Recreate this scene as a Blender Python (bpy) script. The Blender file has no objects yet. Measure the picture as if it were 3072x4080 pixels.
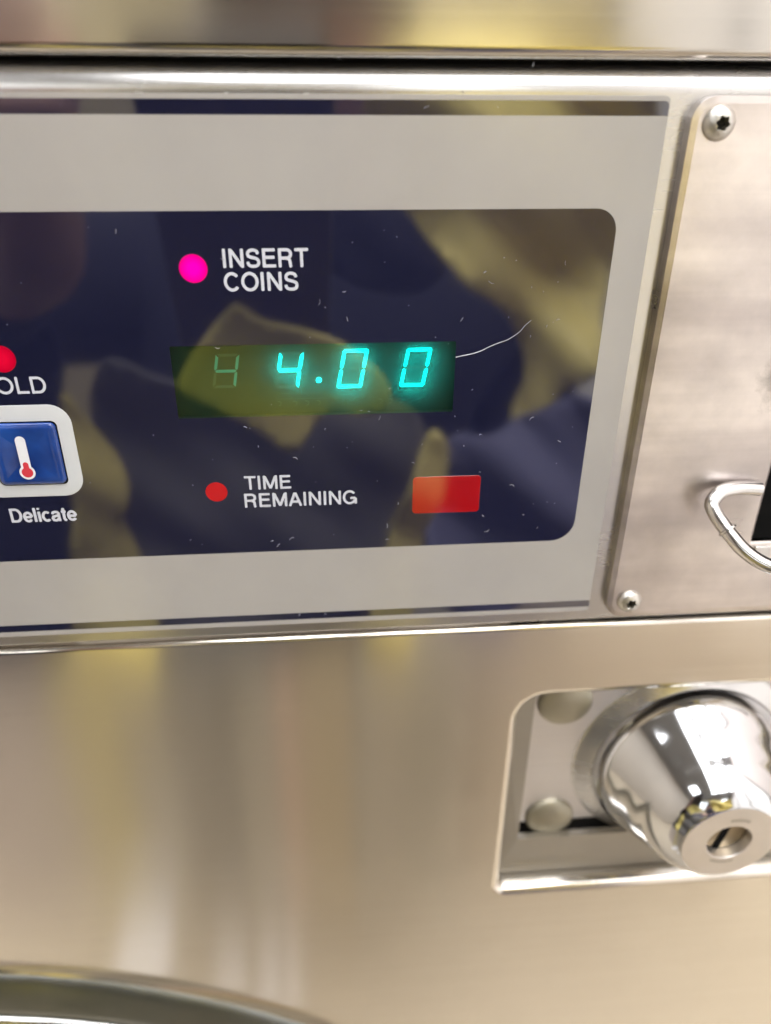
import bpy, bmesh, math, random
from mathutils import Vector, Matrix
from mathutils.geometry import delaunay_2d_cdt
random.seed(7)
PI = math.pi
S = 0.001                      # everything below is written in millimetres
SC = bpy.context.scene
COL = SC.collection

# ------------------------------------------------------------------ camera
cd = bpy.data.cameras.new('camera')
cam = bpy.data.objects.new('camera', cd); COL.objects.link(cam)
cd.sensor_width = 36; cd.lens = 36 * 3100 / 4080
cd.clip_start = 0.002; cd.clip_end = 50
ROW = ((0.99658968, -0.082325, 0.00562256), (-0.03491945, -0.48249315, -0.8752034), (0.07476397, 0.87202234, -0.48372243))
mw = Matrix.Identity(4)
for i in range(3):
    mw[i][0] = ROW[0][i]; mw[i][1] = -ROW[1][i]; mw[i][2] = -ROW[2][i]
mw[1][3] = -0.140
cam.matrix_world = mw
cd.dof.use_dof = True; cd.dof.focus_distance = 0.147; cd.dof.aperture_fstop = 10.0
SC.camera = cam

# ------------------------------------------------------------------ world and exposure
w = bpy.data.worlds.new("World"); SC.world = w; w.use_nodes = True
w.node_tree.nodes['Background'].inputs[0].default_value = (1.0, 0.97, 0.94, 1)
w.node_tree.nodes['Background'].inputs[1].default_value = 0.25
SC.view_settings.view_transform = 'Standard'; SC.view_settings.look = 'None'
SC.view_settings.exposure = -0.30; SC.view_settings.gamma = 1
SC.cycles.max_bounces = 8; SC.cycles.caustics_reflective = False; SC.cycles.caustics_refractive = False
SC.cycles.sample_clamp_indirect = 4

# ------------------------------------------------------------------ materials
def new_mat(name):
    m = bpy.data.materials.new(name); m.use_nodes = True
    n = m.node_tree; p = n.nodes['Principled BSDF']
    return m, n, p
def setp(p, **k):
    for a, b in k.items():
        a = a.replace('_', ' ')
        if a in p.inputs:
            p.inputs[a].default_value = (*b, 1) if isinstance(b, tuple) and len(b) == 3 and p.inputs[a].type == 'RGBA' else b
def coords(n, scale):
    tc = n.nodes.new('ShaderNodeTexCoord'); mp = n.nodes.new('ShaderNodeMapping')
    mp.inputs['Scale'].default_value = scale; n.links.new(tc.outputs['Object'], mp.inputs[0]); return mp.outputs[0]
def noise(n, vec, sc, det=4, rough=.55):
    t = n.nodes.new('ShaderNodeTexNoise'); t.inputs['Scale'].default_value = sc
    t.inputs['Detail'].default_value = det; t.inputs['Roughness'].default_value = rough
    n.links.new(vec, t.inputs['Vector']); return t.outputs['Fac']
def ramp(n, fac, stops):
    r = n.nodes.new('ShaderNodeValToRGB'); n.links.new(fac, r.inputs[0])
    e = r.color_ramp.elements
    e[0].position, e[0].color = stops[0][0], (*stops[0][1], 1)
    e[1].position, e[1].color = stops[-1][0], (*stops[-1][1], 1)
    for q in stops[1:-1]:
        x = e.new(q[0]); x.color = (*q[1], 1)
    return r.outputs[0]
def bump(n, p, fac, strength, dist):
    b = n.nodes.new('ShaderNodeBump'); b.inputs['Strength'].default_value = strength
    b.inputs['Distance'].default_value = dist
    n.links.new(fac, b.inputs['Height']); n.links.new(b.outputs[0], p.inputs['Normal'])
def maprange(n, fac, a, b):
    r = n.nodes.new('ShaderNodeMapRange'); r.inputs['To Min'].default_value = a; r.inputs['To Max'].default_value = b
    r.inputs['From Min'].default_value = .25; r.inputs['From Max'].default_value = .75
    n.links.new(fac, r.inputs['Value']); return r.outputs[0]

def simple(name, col, rough=.5, metal=0., **k):
    m, n, p = new_mat(name)
    v = coords(n, (1, 1, 1))
    f = noise(n, v, 60, 3)
    c = ramp(n, f, [(.3, tuple(x * .93 for x in col)), (.7, tuple(min(1, x * 1.05) for x in col))])
    n.links.new(c, p.inputs['Base Color'])
    n.links.new(maprange(n, noise(n, v, 200, 2), rough * .85, rough * 1.15), p.inputs['Roughness'])
    setp(p, Metallic=metal, **k)
    return m
def steel(name, col, rough, aniso, tangent=(0, 0, 1), brush=(3, 3, 900), smudge=.06, bstr=.05, sscale=22, lines=.07):
    """brushed stainless: fine lines along X, greasy smudges in gloss and tone"""
    m, n, p = new_mat(name)
    v = coords(n, brush); f = noise(n, v, 1.0, 3, .6)
    v2 = coords(n, (1, 1, 1)); g = noise(n, v2, sscale, 5, .6)
    c = ramp(n, g, [(.25, tuple(x * (1 - smudge) for x in col)), (.75, tuple(min(1, x * (1 + smudge * .5)) for x in col))])
    mx = n.nodes.new('ShaderNodeMix'); mx.data_type = 'RGBA'; mx.blend_type = 'MULTIPLY'; mx.inputs['Factor'].default_value = 1
    n.links.new(c, mx.inputs['A']); n.links.new(ramp(n, f, [(.2, (1 - lines,) * 3), (.8, (1, 1, 1))]), mx.inputs['B'])
    n.links.new(mx.outputs['Result'], p.inputs['Base Color'])
    ad = n.nodes.new('ShaderNodeMath'); ad.operation = 'ADD'
    n.links.new(maprange(n, g, rough * .85, rough * 1.2), ad.inputs[0]); n.links.new(maprange(n, f, 0, .03), ad.inputs[1])
    n.links.new(ad.outputs[0], p.inputs['Roughness'])
    setp(p, Metallic=1.0, Anisotropic=aniso)
    t = n.nodes.new('ShaderNodeCombineXYZ')
    for i in range(3): t.inputs[i].default_value = tangent[i]
    n.links.new(t.outputs[0], p.inputs['Tangent'])
    if bstr: bump(n, p, f, bstr, .0001)
    return m
def emit(name, col, strength, base=(0.02, 0.02, 0.02)):
    m, n, p = new_mat(name)
    setp(p, Base_Color=base, Roughness=.4, Emission_Color=col, Emission_Strength=strength)
    return m

M = {}
M['panel'] = steel('brushed_steel', (.82, .775, .705), .135, .80, smudge=.04, bstr=0, brush=(2, 2, 420), lines=.04)
M['top'] = steel('upper_steel', (.56, .535, .50), .12, .7, smudge=.10, bstr=0)
M['frame'] = steel('frame_steel', (.64, .63, .625), .24, .5, smudge=.05, bstr=0)
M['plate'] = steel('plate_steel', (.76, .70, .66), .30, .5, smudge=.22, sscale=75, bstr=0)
def plate_marks(m):  # darkens a noisy blob near the coin slot and diagonal streaks
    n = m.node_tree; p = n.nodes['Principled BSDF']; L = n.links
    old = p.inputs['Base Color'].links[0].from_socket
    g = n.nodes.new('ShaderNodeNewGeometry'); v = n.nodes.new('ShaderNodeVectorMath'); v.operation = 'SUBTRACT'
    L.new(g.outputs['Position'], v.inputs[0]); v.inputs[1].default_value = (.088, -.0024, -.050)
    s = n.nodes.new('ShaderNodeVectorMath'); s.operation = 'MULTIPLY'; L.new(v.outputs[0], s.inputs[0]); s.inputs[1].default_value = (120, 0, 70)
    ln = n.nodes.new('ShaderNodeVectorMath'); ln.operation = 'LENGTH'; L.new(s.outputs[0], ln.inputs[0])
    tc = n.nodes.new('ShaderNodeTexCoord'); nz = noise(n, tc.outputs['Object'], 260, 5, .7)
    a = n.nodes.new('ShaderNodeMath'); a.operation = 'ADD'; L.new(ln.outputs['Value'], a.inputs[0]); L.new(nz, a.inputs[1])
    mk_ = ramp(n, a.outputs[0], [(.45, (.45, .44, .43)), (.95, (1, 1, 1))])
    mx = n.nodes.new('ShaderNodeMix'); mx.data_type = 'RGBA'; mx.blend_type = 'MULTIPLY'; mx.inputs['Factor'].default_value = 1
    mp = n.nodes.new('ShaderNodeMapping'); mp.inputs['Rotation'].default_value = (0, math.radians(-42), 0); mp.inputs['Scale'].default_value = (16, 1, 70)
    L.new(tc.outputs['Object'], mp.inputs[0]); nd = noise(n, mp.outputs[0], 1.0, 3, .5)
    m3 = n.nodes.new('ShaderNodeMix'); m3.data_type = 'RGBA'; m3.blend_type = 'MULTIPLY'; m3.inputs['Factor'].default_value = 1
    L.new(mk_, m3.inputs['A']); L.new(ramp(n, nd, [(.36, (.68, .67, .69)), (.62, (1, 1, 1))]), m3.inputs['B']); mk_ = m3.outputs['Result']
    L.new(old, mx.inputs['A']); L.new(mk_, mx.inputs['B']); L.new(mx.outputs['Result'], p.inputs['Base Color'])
plate_marks(M['plate'])
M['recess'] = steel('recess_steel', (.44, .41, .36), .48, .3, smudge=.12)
M['bracket'] = steel('zinc_bracket', (.80, .77, .76), .45, .2, smudge=.06)
M['chrome'] = simple('chrome', (.66, .67, .69), .09, 1.0)
M['lockface'] = simple('satin_nickel', (.78, .74, .70), .40, 1.0)
M['wire'] = simple('nickel_wire', (.66, .645, .63), .20, 1.0)
M['screw'] = simple('screw_steel', (.55, .53, .49), .36, 1.0)
M['rivet'] = simple('rivet_zinc', (.42, .39, .31), .5, 1.0)
M['black'] = simple('black_plastic', (.004, .004, .004), .9, Specular_IOR_Level=.1)
M['dark'] = simple('dark_cavity', (.02, .018, .015), .8)
M['gasket'] = simple('door_ring_metal', (.24, .25, .23), .34, 1.0)
M['doorchrome'] = simple('door_chrome', (.75, .75, .74), .18, 1.0)
M['brass'] = simple('lock_brass', (.34, .28, .19), .35, 1.0)
FILM = dict(Specular_IOR_Level=.5, IOR=1.5)
def film(name, col, rough=.035, ior=1.62):
    m, n, p = new_mat(name)
    v = coords(n, (1, 1, 1)); g = noise(n, v, 35, 4)
    n.links.new(ramp(n, g, [(.3, tuple(x * .93 for x in col)), (.7, tuple(x * 1.03 for x in col))]), p.inputs['Base Color'])
    n.links.new(maprange(n, noise(n, v, 60, 4), rough, rough * 2.2), p.inputs['Roughness'])
    setp(p, IOR=ior)
    return m
M['filmgrey'] = film('grey_printed_film', (.378, .362, .343), .10, 1.45)
M['navy'] = film('navy_printed_film', (.010, .011, .032), .03, 2.1)
M['silver'] = film('silver_key_surround', (.60, .62, .64), .12, 1.4)
M['letter'] = film('white_lettering', (.60, .62, .68), .10, 1.45)
M['redlens'] = film('red_lens', (.50, .010, .012), .05, 1.6)
M['redfilter'] = film('red_filter', (.36, .004, .006), .04, 2.1)
M['holdlit'] = emit('lit_red_lamp', (.85, .003, .03), .95, (.4, .01, .02))
M['magenta'] = emit('lit_magenta_lamp', (1.0, .0, .32), 1.8, (.1, .0, .03))
M['key'] = None
m, n, p = new_mat('blue_key_plastic')
v = coords(n, (1, 1, 1)); g = noise(n, v, 90, 3)
n.links.new(ramp(n, g, [(.35, (.006, .022, .13)), (.65, (.014, .065, .30))]), p.inputs['Base Color'])
setp(p, Roughness=.16, IOR=1.6, Coat_Weight=.0, Coat_Roughness=.05); M['key'] = m
M['iconwhite'] = film('icon_white', (.80, .82, .86), .15, 1.4)
M['iconred'] = film('icon_red', (.62, .05, .07), .15, 1.4)
M['seg'] = emit('lit_segment', (.0, 1.0, .92), 15.0)
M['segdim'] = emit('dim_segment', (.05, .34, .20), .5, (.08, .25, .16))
M['segoff'] = simple('unlit_segment', (.06, .085, .055), .5)
M['vfdback'] = simple('display_backing', (.02, .026, .014), .6)
# window of the display: a clear green-tinted acrylic pane
m, n, p = new_mat('green_display_filter')
n.nodes.remove(p); out = n.nodes['Material Output']
tr = n.nodes.new('ShaderNodeBsdfTransparent'); tr.inputs[0].default_value = (.70, .90, .86, 1)
gl = n.nodes.new('ShaderNodeBsdfGlossy'); gl.inputs[0].default_value = (.88, 1.0, .40, 1); gl.inputs['Roughness'].default_value = .04
fr = n.nodes.new('ShaderNodeFresnel'); fr.inputs[0].default_value = 2.15
mx = n.nodes.new('ShaderNodeMixShader')
tl = n.nodes.new('ShaderNodeBsdfTranslucent'); tl.inputs[0].default_value = (.12, .95, .88, 1)
m2 = n.nodes.new('ShaderNodeMixShader'); m2.inputs[0].default_value = .19
n.links.new(tr.outputs[0], m2.inputs[1]); n.links.new(tl.outputs[0], m2.inputs[2])
n.links.new(fr.outputs[0], mx.inputs[0]); n.links.new(m2.outputs[0], mx.inputs[1]); n.links.new(gl.outputs[0], mx.inputs[2])
n.links.new(mx.outputs[0], out.inputs[0]); M['filter'] = m
M['dust'] = simple('dust', (.42, .42, .45), .8)
M['fibre'] = simple('pale_fibre', (.75, .74, .76), .4)
M['wallcream'] = simple('cream_paint', (.48, .43, .28), .7)
M['wallpink'] = simple('pale_pink_paint', (.78, .71, .69), .7)
M['wallgrey'] = simple('grey_paint', (.42, .38, .33), .6)
M['wood'] = simple('tan_door', (.52, .36, .20), .5)
M['floor'] = simple('floor_vinyl', (.47, .41, .32), .5)
M['ceil'] = simple('ceiling_grey', (.20, .195, .19), .8)
M['lamp'] = emit('ceiling_light_diffuser', (.97, .98, 1.0), 9.5, (.8, .8, .8))
M['fill_lamp'] = emit('fill_light_diffuser', (1.0, .98, .96), 32.0, (.8, .8, .8))
M['glow_sheet'] = emit('added_wall_glow', (1.0, .94, .92), .84, (.7, .7, .7))
M['pane'] = emit('window_daylight', (.90, .95, 1.0), 4.5, (.8, .8, .8))
M['cloth'] = simple('yellow_rain_cloth', (.80, .68, .22), .55)
M['navycloth'] = simple('navy_knit', (.012, .013, .03), .9)
M['skin'] = simple('skin', (.32, .19, .15), .5)
M['phone'] = simple('phone_case', (.05, .038, .03), .4)
M['hair'] = simple('dark_hair', (.03, .02, .015), .6)

# ------------------------------------------------------------------ mesh helpers
def mk(name, verts, faces, mat, parent=None, smooth=True, angle=35, mats=None):
    me = bpy.data.meshes.new(name)
    me.from_pydata([(a * S, b * S, c * S) for a, b, c in verts], [], faces)
    bm = bmesh.new(); bm.from_mesh(me); bmesh.ops.recalc_face_normals(bm, faces=bm.faces); bm.to_mesh(me); bm.free()
    me.materials.append(mat)
    if smooth:
        me.shade_smooth() if hasattr(me, 'shade_smooth') else me.polygons.foreach_set('use_smooth', [True] * len(me.polygons))
        me.set_sharp_from_angle(angle=math.radians(angle))
    o = bpy.data.objects.new(name, me); COL.objects.link(o)
    if smooth:
        wn = o.modifiers.new('weighted_normals', 'WEIGHTED_NORMAL'); wn.weight = 80; wn.keep_sharp = True
    if parent: o.parent = parent
    return o
def empty(name, label=None, cat=None, group=None, parent=None):
    o = bpy.data.objects.new(name, None); COL.objects.link(o); o.empty_display_size = .01
    if label: o['label'] = label
    if cat: o['category'] = cat
    if group: o['group'] = group
    if parent: o.parent = parent
    return o
def tag(o, label, cat=None, group=None, kind=None):
    if label: o['label'] = label
    if cat: o['category'] = cat
    if group: o['group'] = group
    if kind: o['kind'] = kind
    return o
def rrect(x0, x1, z0, z1, r, inset=0., n=8):
    """rounded rectangle loop; r may be 4 radii (bl, br, tr, tl)"""
    rs = r if isinstance(r, (list, tuple)) else [r] * 4
    x0 += inset; x1 -= inset; z0 += inset; z1 -= inset
    pts = []
    for (cx, cz, sx, sz, a0), rr in zip(((x0, z0, 1, 1, PI), (x1, z0, -1, 1, 1.5 * PI), (x1, z1, -1, -1, 0), (x0, z1, 1, -1, .5 * PI)), rs):
        rr = max(rr - inset, .02)
        for k in range(n + 1):
            a = a0 + .5 * PI * k / n
            pts.append((cx + sx * rr + rr * math.cos(a), cz + sz * rr + rr * math.sin(a)))
    return pts
def loft(name, loops, mat, parent=None, cap0=True, cap1=False, closed=True, **k):
    """loops: list of lists of (x,y,z), same count"""
    V = [p for L in loops for p in L]; n = len(loops[0]); F = []
    for i in range(len(loops) - 1):
        for j in range(n if closed else n - 1):
            a = i * n + j; b = i * n + (j + 1) % n
            F.append((a, b, b + n, a + n))
    if cap0: F.append(tuple(range(n - 1, -1, -1)))
    if cap1: F.append(tuple(range((len(loops) - 1) * n, len(loops) * n)))
    return mk(name, V, F, mat, parent, **k)
def slab(name, x0, x1, z0, z1, r, yf, yb, bev, mat, parent=None, seg=3, n=8, back=False, **k):
    """rounded plate: front face at y=yf with a rounded edge of radius bev, back at yb"""
    loops = []
    for s in range(seg + 1):
        a = .5 * PI * s / seg
        ins = bev * (1 - math.sin(a)); y = yf + bev * (1 - math.cos(a))
        loops.append([(x, y, z) for x, z in rrect(x0, x1, z0, z1, r, ins, n)])
    loops.append([(x, yb, z) for x, z in rrect(x0, x1, z0, z1, r, 0, n)])
    return loft(name, loops, mat, parent, cap0=True, cap1=back, **k)
def box(name, x0, x1, y0, y1, z0, z1, mat, parent=None):
    V = [(x, y, z) for x in (x0, x1) for y in (y0, y1) for z in (z0, z1)]
    F = [(0, 1, 3, 2), (4, 6, 7, 5), (0, 4, 5, 1), (2, 3, 7, 6), (0, 2, 6, 4), (1, 5, 7, 3)]
    return mk(name, V, F, mat, parent, smooth=False)
def lathe(name, prof, cx, cz, mat, parent=None, n=64, cap0=False, cap1=True, **k):
    """prof: (radius, y) from back to front, axis along Y"""
    loops = [[(cx + r * math.cos(2 * PI * j / n), y, cz + r * math.sin(2 * PI * j / n)) for j in range(n)] for r, y in prof]
    return loft(name, loops, mat, parent, cap0=cap0, cap1=cap1, **k)
def catmull(P, m=8):
    out = []
    Q = [Vector(P[0]) * 2 - Vector(P[1])] + [Vector(q) for q in P] + [Vector(P[-1]) * 2 - Vector(P[-2])]
    for i in range(1, len(Q) - 2):
        a, b, c, d = Q[i - 1:i + 3]
        for t in range(m):
            t /= m
            out.append(.5 * ((2 * b) + (c - a) * t + (2 * a - 5 * b + 4 * c - d) * t * t + (3 * b - a - 3 * c + d) * t ** 3))
    out.append(Q[-2]); return out
def tube(name, P, rad, mat, parent=None, n=16, cap=True, **k):
    P = [Vector(p) for p in P]; loops = []
    up = Vector((0, 0, 1)); rr = rad if callable(rad) else (lambda t: rad)
    for i, p in enumerate(P):
        t = (P[min(i + 1, len(P) - 1)] - P[max(i - 1, 0)]).normalized()
        if i == 0:
            u = t.cross(up)
            if u.length < .1: u = t.cross(Vector((0, 1, 0)))
            u.normalize()
        else:
            u = (u - t * u.dot(t)).normalized()
        v = t.cross(u); r = rr(i / (len(P) - 1))
        loops.append([tuple(p + (u * math.cos(2 * PI * j / n) + v * math.sin(2 * PI * j / n)) * r) for j in range(n)])
    return loft(name, loops, mat, parent, cap0=cap, cap1=cap, **k)

# ------------------------------------------------------------------ lettering: stroke-built grotesque capitals
def arc(cx, cz, rx, rz, a0, a1, n=18):
    return [(cx + rx * math.cos(math.radians(a0 + (a1 - a0) * i / n)), cz + rz * math.sin(math.radians(a0 + (a1 - a0) * i / n))) for i in range(n + 1)]
W_ = .165; h_ = W_ / 2; T_ = 1 - h_
def glyphs():
    G = {}
    G['I'] = (.385, [[(.19, 0), (.19, 1)]])
    G['N'] = (1.0, [[(.17, 0), (.17, 1)], [(.20, .93), (.80, .07)], [(.83, 0), (.83, 1)]])
    s = arc(.465, .715, .285, .285 - h_ + .0, 12, 178, 16)
    sC = [(.745, .70), (.70, .84), (.58, .90), (.46, .918), (.32, .90), (.20, .82), (.17, .72), (.205, .61), (.32, .555), (.47, .52), (.63, .475), (.745, .40), (.78, .28), (.74, .16), (.62, .09), (.47, .075), (.31, .09), (.19, .165), (.14, .315)]
    G['S'] = (.92, [[(v.x, v.y) for v in catmull([(a, b, 0) for a, b in sC], 4)]])
    G['E'] = (.92, [[(.17, 0), (.17, 1)], [(.2, T_), (.83, T_)], [(.2, .53), (.79, .53)], [(.2, h_), (.86, h_)]])
    G['R'] = (1.0, [[(.17, 0), (.17, 1)], [(.2, T_), (.58, T_)] + arc(.58, .70, .225, .2175, 85, -85, 12) + [(.2, .4825)], [(.56, .47), (.68, .44), (.745, .36), (.765, .2), (.775, .08), (.82, .0)]])
    G['T'] = (.86, [[(.03, T_), (.83, T_)], [(.43, .95), (.43, 0)]])
    G['C'] = (1.0, [arc(.51, .5, .385, T_ - .5 + .015, 38, 322, 30)])
    G['O'] = (1.06, [arc(.53, .5, .41, T_ - .5 + .015, 0, 360, 40)])
    G['M'] = (1.16, [[(.17, 0), (.17, 1)], [(.21, .95), (.58, .06)], [(.58, .06), (.95, .95)], [(.99, 0), (.99, 1)]])
    G['A'] = (.94, [[(.09, 0), (.45, .96)], [(.49, .96), (.85, 0)], [(.22, .32), (.72, .32)]])
    G['G'] = (1.08, [arc(.52, .5, .395, T_ - .5 + .015, 38, 335, 30), [(.56, .45), (.93, .45)], [(.93, .45), (.93, .02)]])
    G['D'] = (1.0, [[(.17, 0), (.17, 1)], [(.2, T_), (.50, T_)] + arc(.50, .5, .35, T_ - .5, 88, -88, 20) + [(.2, h_)]])
    G['L'] = (.80, [[(.17, 0), (.17, 1)], [(.2, h_), (.77, h_)]])
    x = .365
    G['e'] = (.76, [[(.10, .36), (.67, .36)], arc(.385, x, .275, .30, 0, 325, 28)])
    G['l'] = (.32, [[(.16, 0), (.16, 1)]])
    G['i'] = (.32, [[(.16, 0), (.16, .73)], [(.16, .85), (.16, 1)]])
    G['c'] = (.72, [arc(.385, x, .275, .30, 45, 315, 24)])
    G['a'] = (.77, [[(.12, .50), (.17, .62), (.33, .665), (.50, .65), (.58, .56), (.58, .2), (.60, .08), (.70, .06)], [(.56, .42), (.35, .37), (.16, .33), (.10, .21), (.16, .09), (.33, .06), (.48, .11), (.57, .22)]])
    G['t'] = (.42, [[(.20, .92), (.20, .16), (.25, .08), (.38, .07)], [(.02, .67), (.38, .67)]])
    G[' '] = (.4, [])
    return G
GL = glyphs()
def text(parent, s, x0, x1, z, cap, y, mat, weight=W_, track=.0):
    """one word, baseline z, fitted between x0 and x1"""
    strokes = []; pen = 0
    for ch in s:
        adv, st = GL[ch]
        for q in st: strokes.append([(px + pen, pz) for px, pz in q])
        pen += adv + track
    xs = [q[0] for st in strokes for q in st]
    lo, hi = min(xs) - weight / 2, max(xs) + weight / 2
    sx = (x1 - x0) / (hi - lo); V = []; F = []
    for k, st in enumerate(strokes):
        P = [Vector(((q[0] - lo) * sx + x0, q[1] * cap + z)) for q in st]
        hw = weight * cap / 2; closed = (P[0] - P[-1]).length < 1e-6
        yy = y - .0015 * (k % 5)
        if closed: P = P[:-1]
        N = len(P); rows = []
        for i, p in enumerate(P):
            a = P[(i - 1) % N] if (closed or i) else p; b = P[(i + 1) % N] if (closed or i < N - 1) else p
            d1 = (p - a).normalized() if (p - a).length > 1e-9 else (b - p).normalized()
            d2 = (b - p).normalized() if (b - p).length > 1e-9 else d1
            t = (d1 + d2).normalized(); nn = Vector((-t.y, t.x)); c = max(.55, nn.dot(Vector((-d1.y, d1.x))))
            rows.append((p, nn, hw / c, t))
        def add(p, nn, r):
            V.append((p.x + nn.x * r, yy, p.y + nn.y * r)); V.append((p.x - nn.x * r, yy, p.y - nn.y * r))
        base = len(V)
        if not closed:                                   # softly rounded ends
            p, nn, r, t = rows[0]; add(p, nn, r * .62); add(p + t * hw * .38, nn, r)
            for q in rows[1:-1]: add(*q[:3])
            p, nn, r, t = rows[-1]; add(p - t * hw * .38, nn, r); add(p, nn, r * .62)
        else:
            for q in rows: add(*q[:3])
        m = (len(V) - base) // 2
        for i in range(m if closed else m - 1):
            a = base + 2 * i; b = base + 2 * ((i + 1) % m)
            F.append((a, b, b + 1, a + 1))
    return mk('lettering', V, F, mat, parent, smooth=False)

# ================================================================== the washing machine
machine = empty('washing_machine', 'stainless coin-operated washing machine with navy panel reading INSERT COINS and lit cyan 4.00', 'washing machine')
XL, XR = -330, 185

# --- control panel housing: bullnose at the top, small round at the bottom
prof = [(16, 2.6), (4.0, 2.6)]
for i in range(1, 9):
    a = .5 * PI * i / 8
    prof.append((4.0 * (1 - math.sin(a)), -1.4 + 4.0 * math.cos(a)))
prof += [(0, -60), (0, -107.2)]
for i in range(1, 5):
    a = .5 * PI * i / 4
    prof.append((.5 * (1 - math.cos(a)), -107.2 - .5 * math.sin(a)))
prof += [(16, -107.7)]
# the housing has an opening behind the display, so it is built as four strips round it
def extrude_prof(name, prof, xs, mat, parent, **k):
    return loft(name, [[(x, y, z) for y, z in prof] for x in xs], mat, parent, cap0=False, cap1=False, closed=False, **k)
housing = empty('control_housing', parent=machine)
extrude_prof('bullnose_edge', prof[:10] + [(0, -4)], [XL, XR], M['frame'], housing)
extrude_prof('lower_edge', [(0, -103)] + prof[11:], [XL, XR], M['frame'], housing)
WX0, WX1, WZ0, WZ1 = -27.3, 24.9, -55.8, -41.9
lo = rrect(XL, XR, -103, -4, .02, 0, 3); li = rrect(WX0 - 1, WX1 + 1, WZ0 - 1, WZ1 + 1, .3, 0, 3)
loft('face_sheet', [[(x, 0, z) for x, z in lo], [(x, 0, z) for x, z in li], [(x, 5, z) for x, z in li]], M['frame'], housing, cap0=False)

# --- printed overlay
overlay = empty('control_overlay', parent=machine)
OX1 = 58.4
lo = rrect(XL + 5, OX1, -105.0, -1.7, .9, 0, 5); li = rrect(WX0, WX1, WZ0, WZ1, .25, 0, 5)
lo2 = rrect(XL + 5, OX1, -105.0, -1.7, .9, .08, 5)
loft('grey_field', [[(x, -.02, z) for x, z in lo], [(x, -.25, z) for x, z in lo], [(x, -.3, z) for x, z in lo2], [(x, -.3, z) for x, z in li]], M['filmgrey'], overlay, cap0=False)
def sheet(name, loop, y, mat, parent, hole=None):
    if hole: return loft(name, [[(x, y, z) for x, z in loop], [(x, y, z) for x, z in hole]], mat, parent, cap0=False, smooth=False)
    return mk(name, [(x, y, z) for x, z in loop], [tuple(range(len(loop)))], mat, parent, smooth=False)
tag(sheet('border_stripe', rrect(XL + 8, OX1 - .1, -4.65, -2.45, [.05, .05, .8, .05]), -.306, M['navy'], overlay), 'navy stripe along the top of the overlay')
tag(sheet('border_stripe', rrect(XL + 8, OX1 - .1, -103.75, -102.05, [.05, .05, .05, .05]), -.306, M['navy'], overlay), 'navy stripe along the bottom of the overlay')
sheet('navy_field', rrect(XL + 20, 52.3, -85.95, -18.95, [4.6, 4.9, 3.9, 4], 0, 8), -.306, M['navy'], overlay, rrect(WX0, WX1, WZ0, WZ1, .25, 0, 8))

YL = -.312
tag(text(overlay, 'INSERT', -16.35, -1.45, -28.25, 3.2, YL, M['letter'], .165), 'INSERT')
tag(text(overlay, 'COINS', -16.5, -3.65, -32.25, 3.25, YL, M['letter'], .165), 'COINS')
tag(text(overlay, 'TIME', -16.4, -6.75, -71.35, 3.05, YL, M['letter'], .16), 'TIME')
tag(text(overlay, 'REMAINING', -16.45, 6.1, -75.35, 3.15, YL, M['letter'], .16), 'REMAINING')
tag(text(overlay, 'COLD', -62.3, -50.2, -50.2, 3.25, YL, M['letter'], .15), 'COLD')
tag(text(overlay, 'Delicate', -62.35, -49.6, -76.95, 3.15, YL, M['letter'], .175), 'Delicate')
def disc(cx, cz, rx, rz, n=40): return [(cx + rx * math.cos(2 * PI * i / n), cz + rz * math.sin(2 * PI * i / n)) for i in range(n)]
def lit_lens(name, core, edge, strength, cx, cz, r):
    m, n, p = new_mat(name)
    g = n.nodes.new('ShaderNodeNewGeometry'); v = n.nodes.new('ShaderNodeVectorMath'); v.operation = 'DISTANCE'
    n.links.new(g.outputs['Position'], v.inputs[0]); v.inputs[1].default_value = (cx * S, -.00036, cz * S)
    d = n.nodes.new('ShaderNodeMath'); d.operation = 'DIVIDE'; n.links.new(v.outputs['Value'], d.inputs[0]); d.inputs[1].default_value = r * S
    n.links.new(ramp(n, d.outputs[0], [(.35, core), (.80, tuple(.5 * (a + b) for a, b in zip(core, edge))), (1.0, edge)]), p.inputs['Emission Color'])
    setp(p, Base_Color=(.08, .0, .01), Roughness=.1, Emission_Strength=strength); return m
def lamp(cx, cz, r, mat, label):
    L = [[(x, -.31, z) for x, z in disc(cx, cz, r, r)], [(x, -.36, z) for x, z in disc(cx, cz, r * .93, r * .93)]]
    o = loft('indicator_light', L, mat, machine, cap0=False, cap1=True); o['label'] = label; return o
lamp(-21.5, -28.3, 2.45, lit_lens('lit_magenta_lamp', (1, .0, .36), (.42, .0, .10), 1.9, -21.5, -28.3, 2.45), 'lit magenta lamp beside INSERT COINS')
lamp(-56.9, -43.6, 2.5, lit_lens('lit_red_lamp', (.85, .003, .03), (.5, .0, .012), 1.05, -56.9, -43.6, 2.5), 'lit red lamp above the word COLD')
lamp(-21.8, -71.6, 2.15, M['redlens'], 'unlit red lamp beside TIME REMAINING')
tag(slab('infrared_window', 17.5, 31.4, -78.1, -69.7, .8, -.36, -.3, .04, M['redfilter'], machine), 'small orange-red rectangular infrared window')

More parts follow.
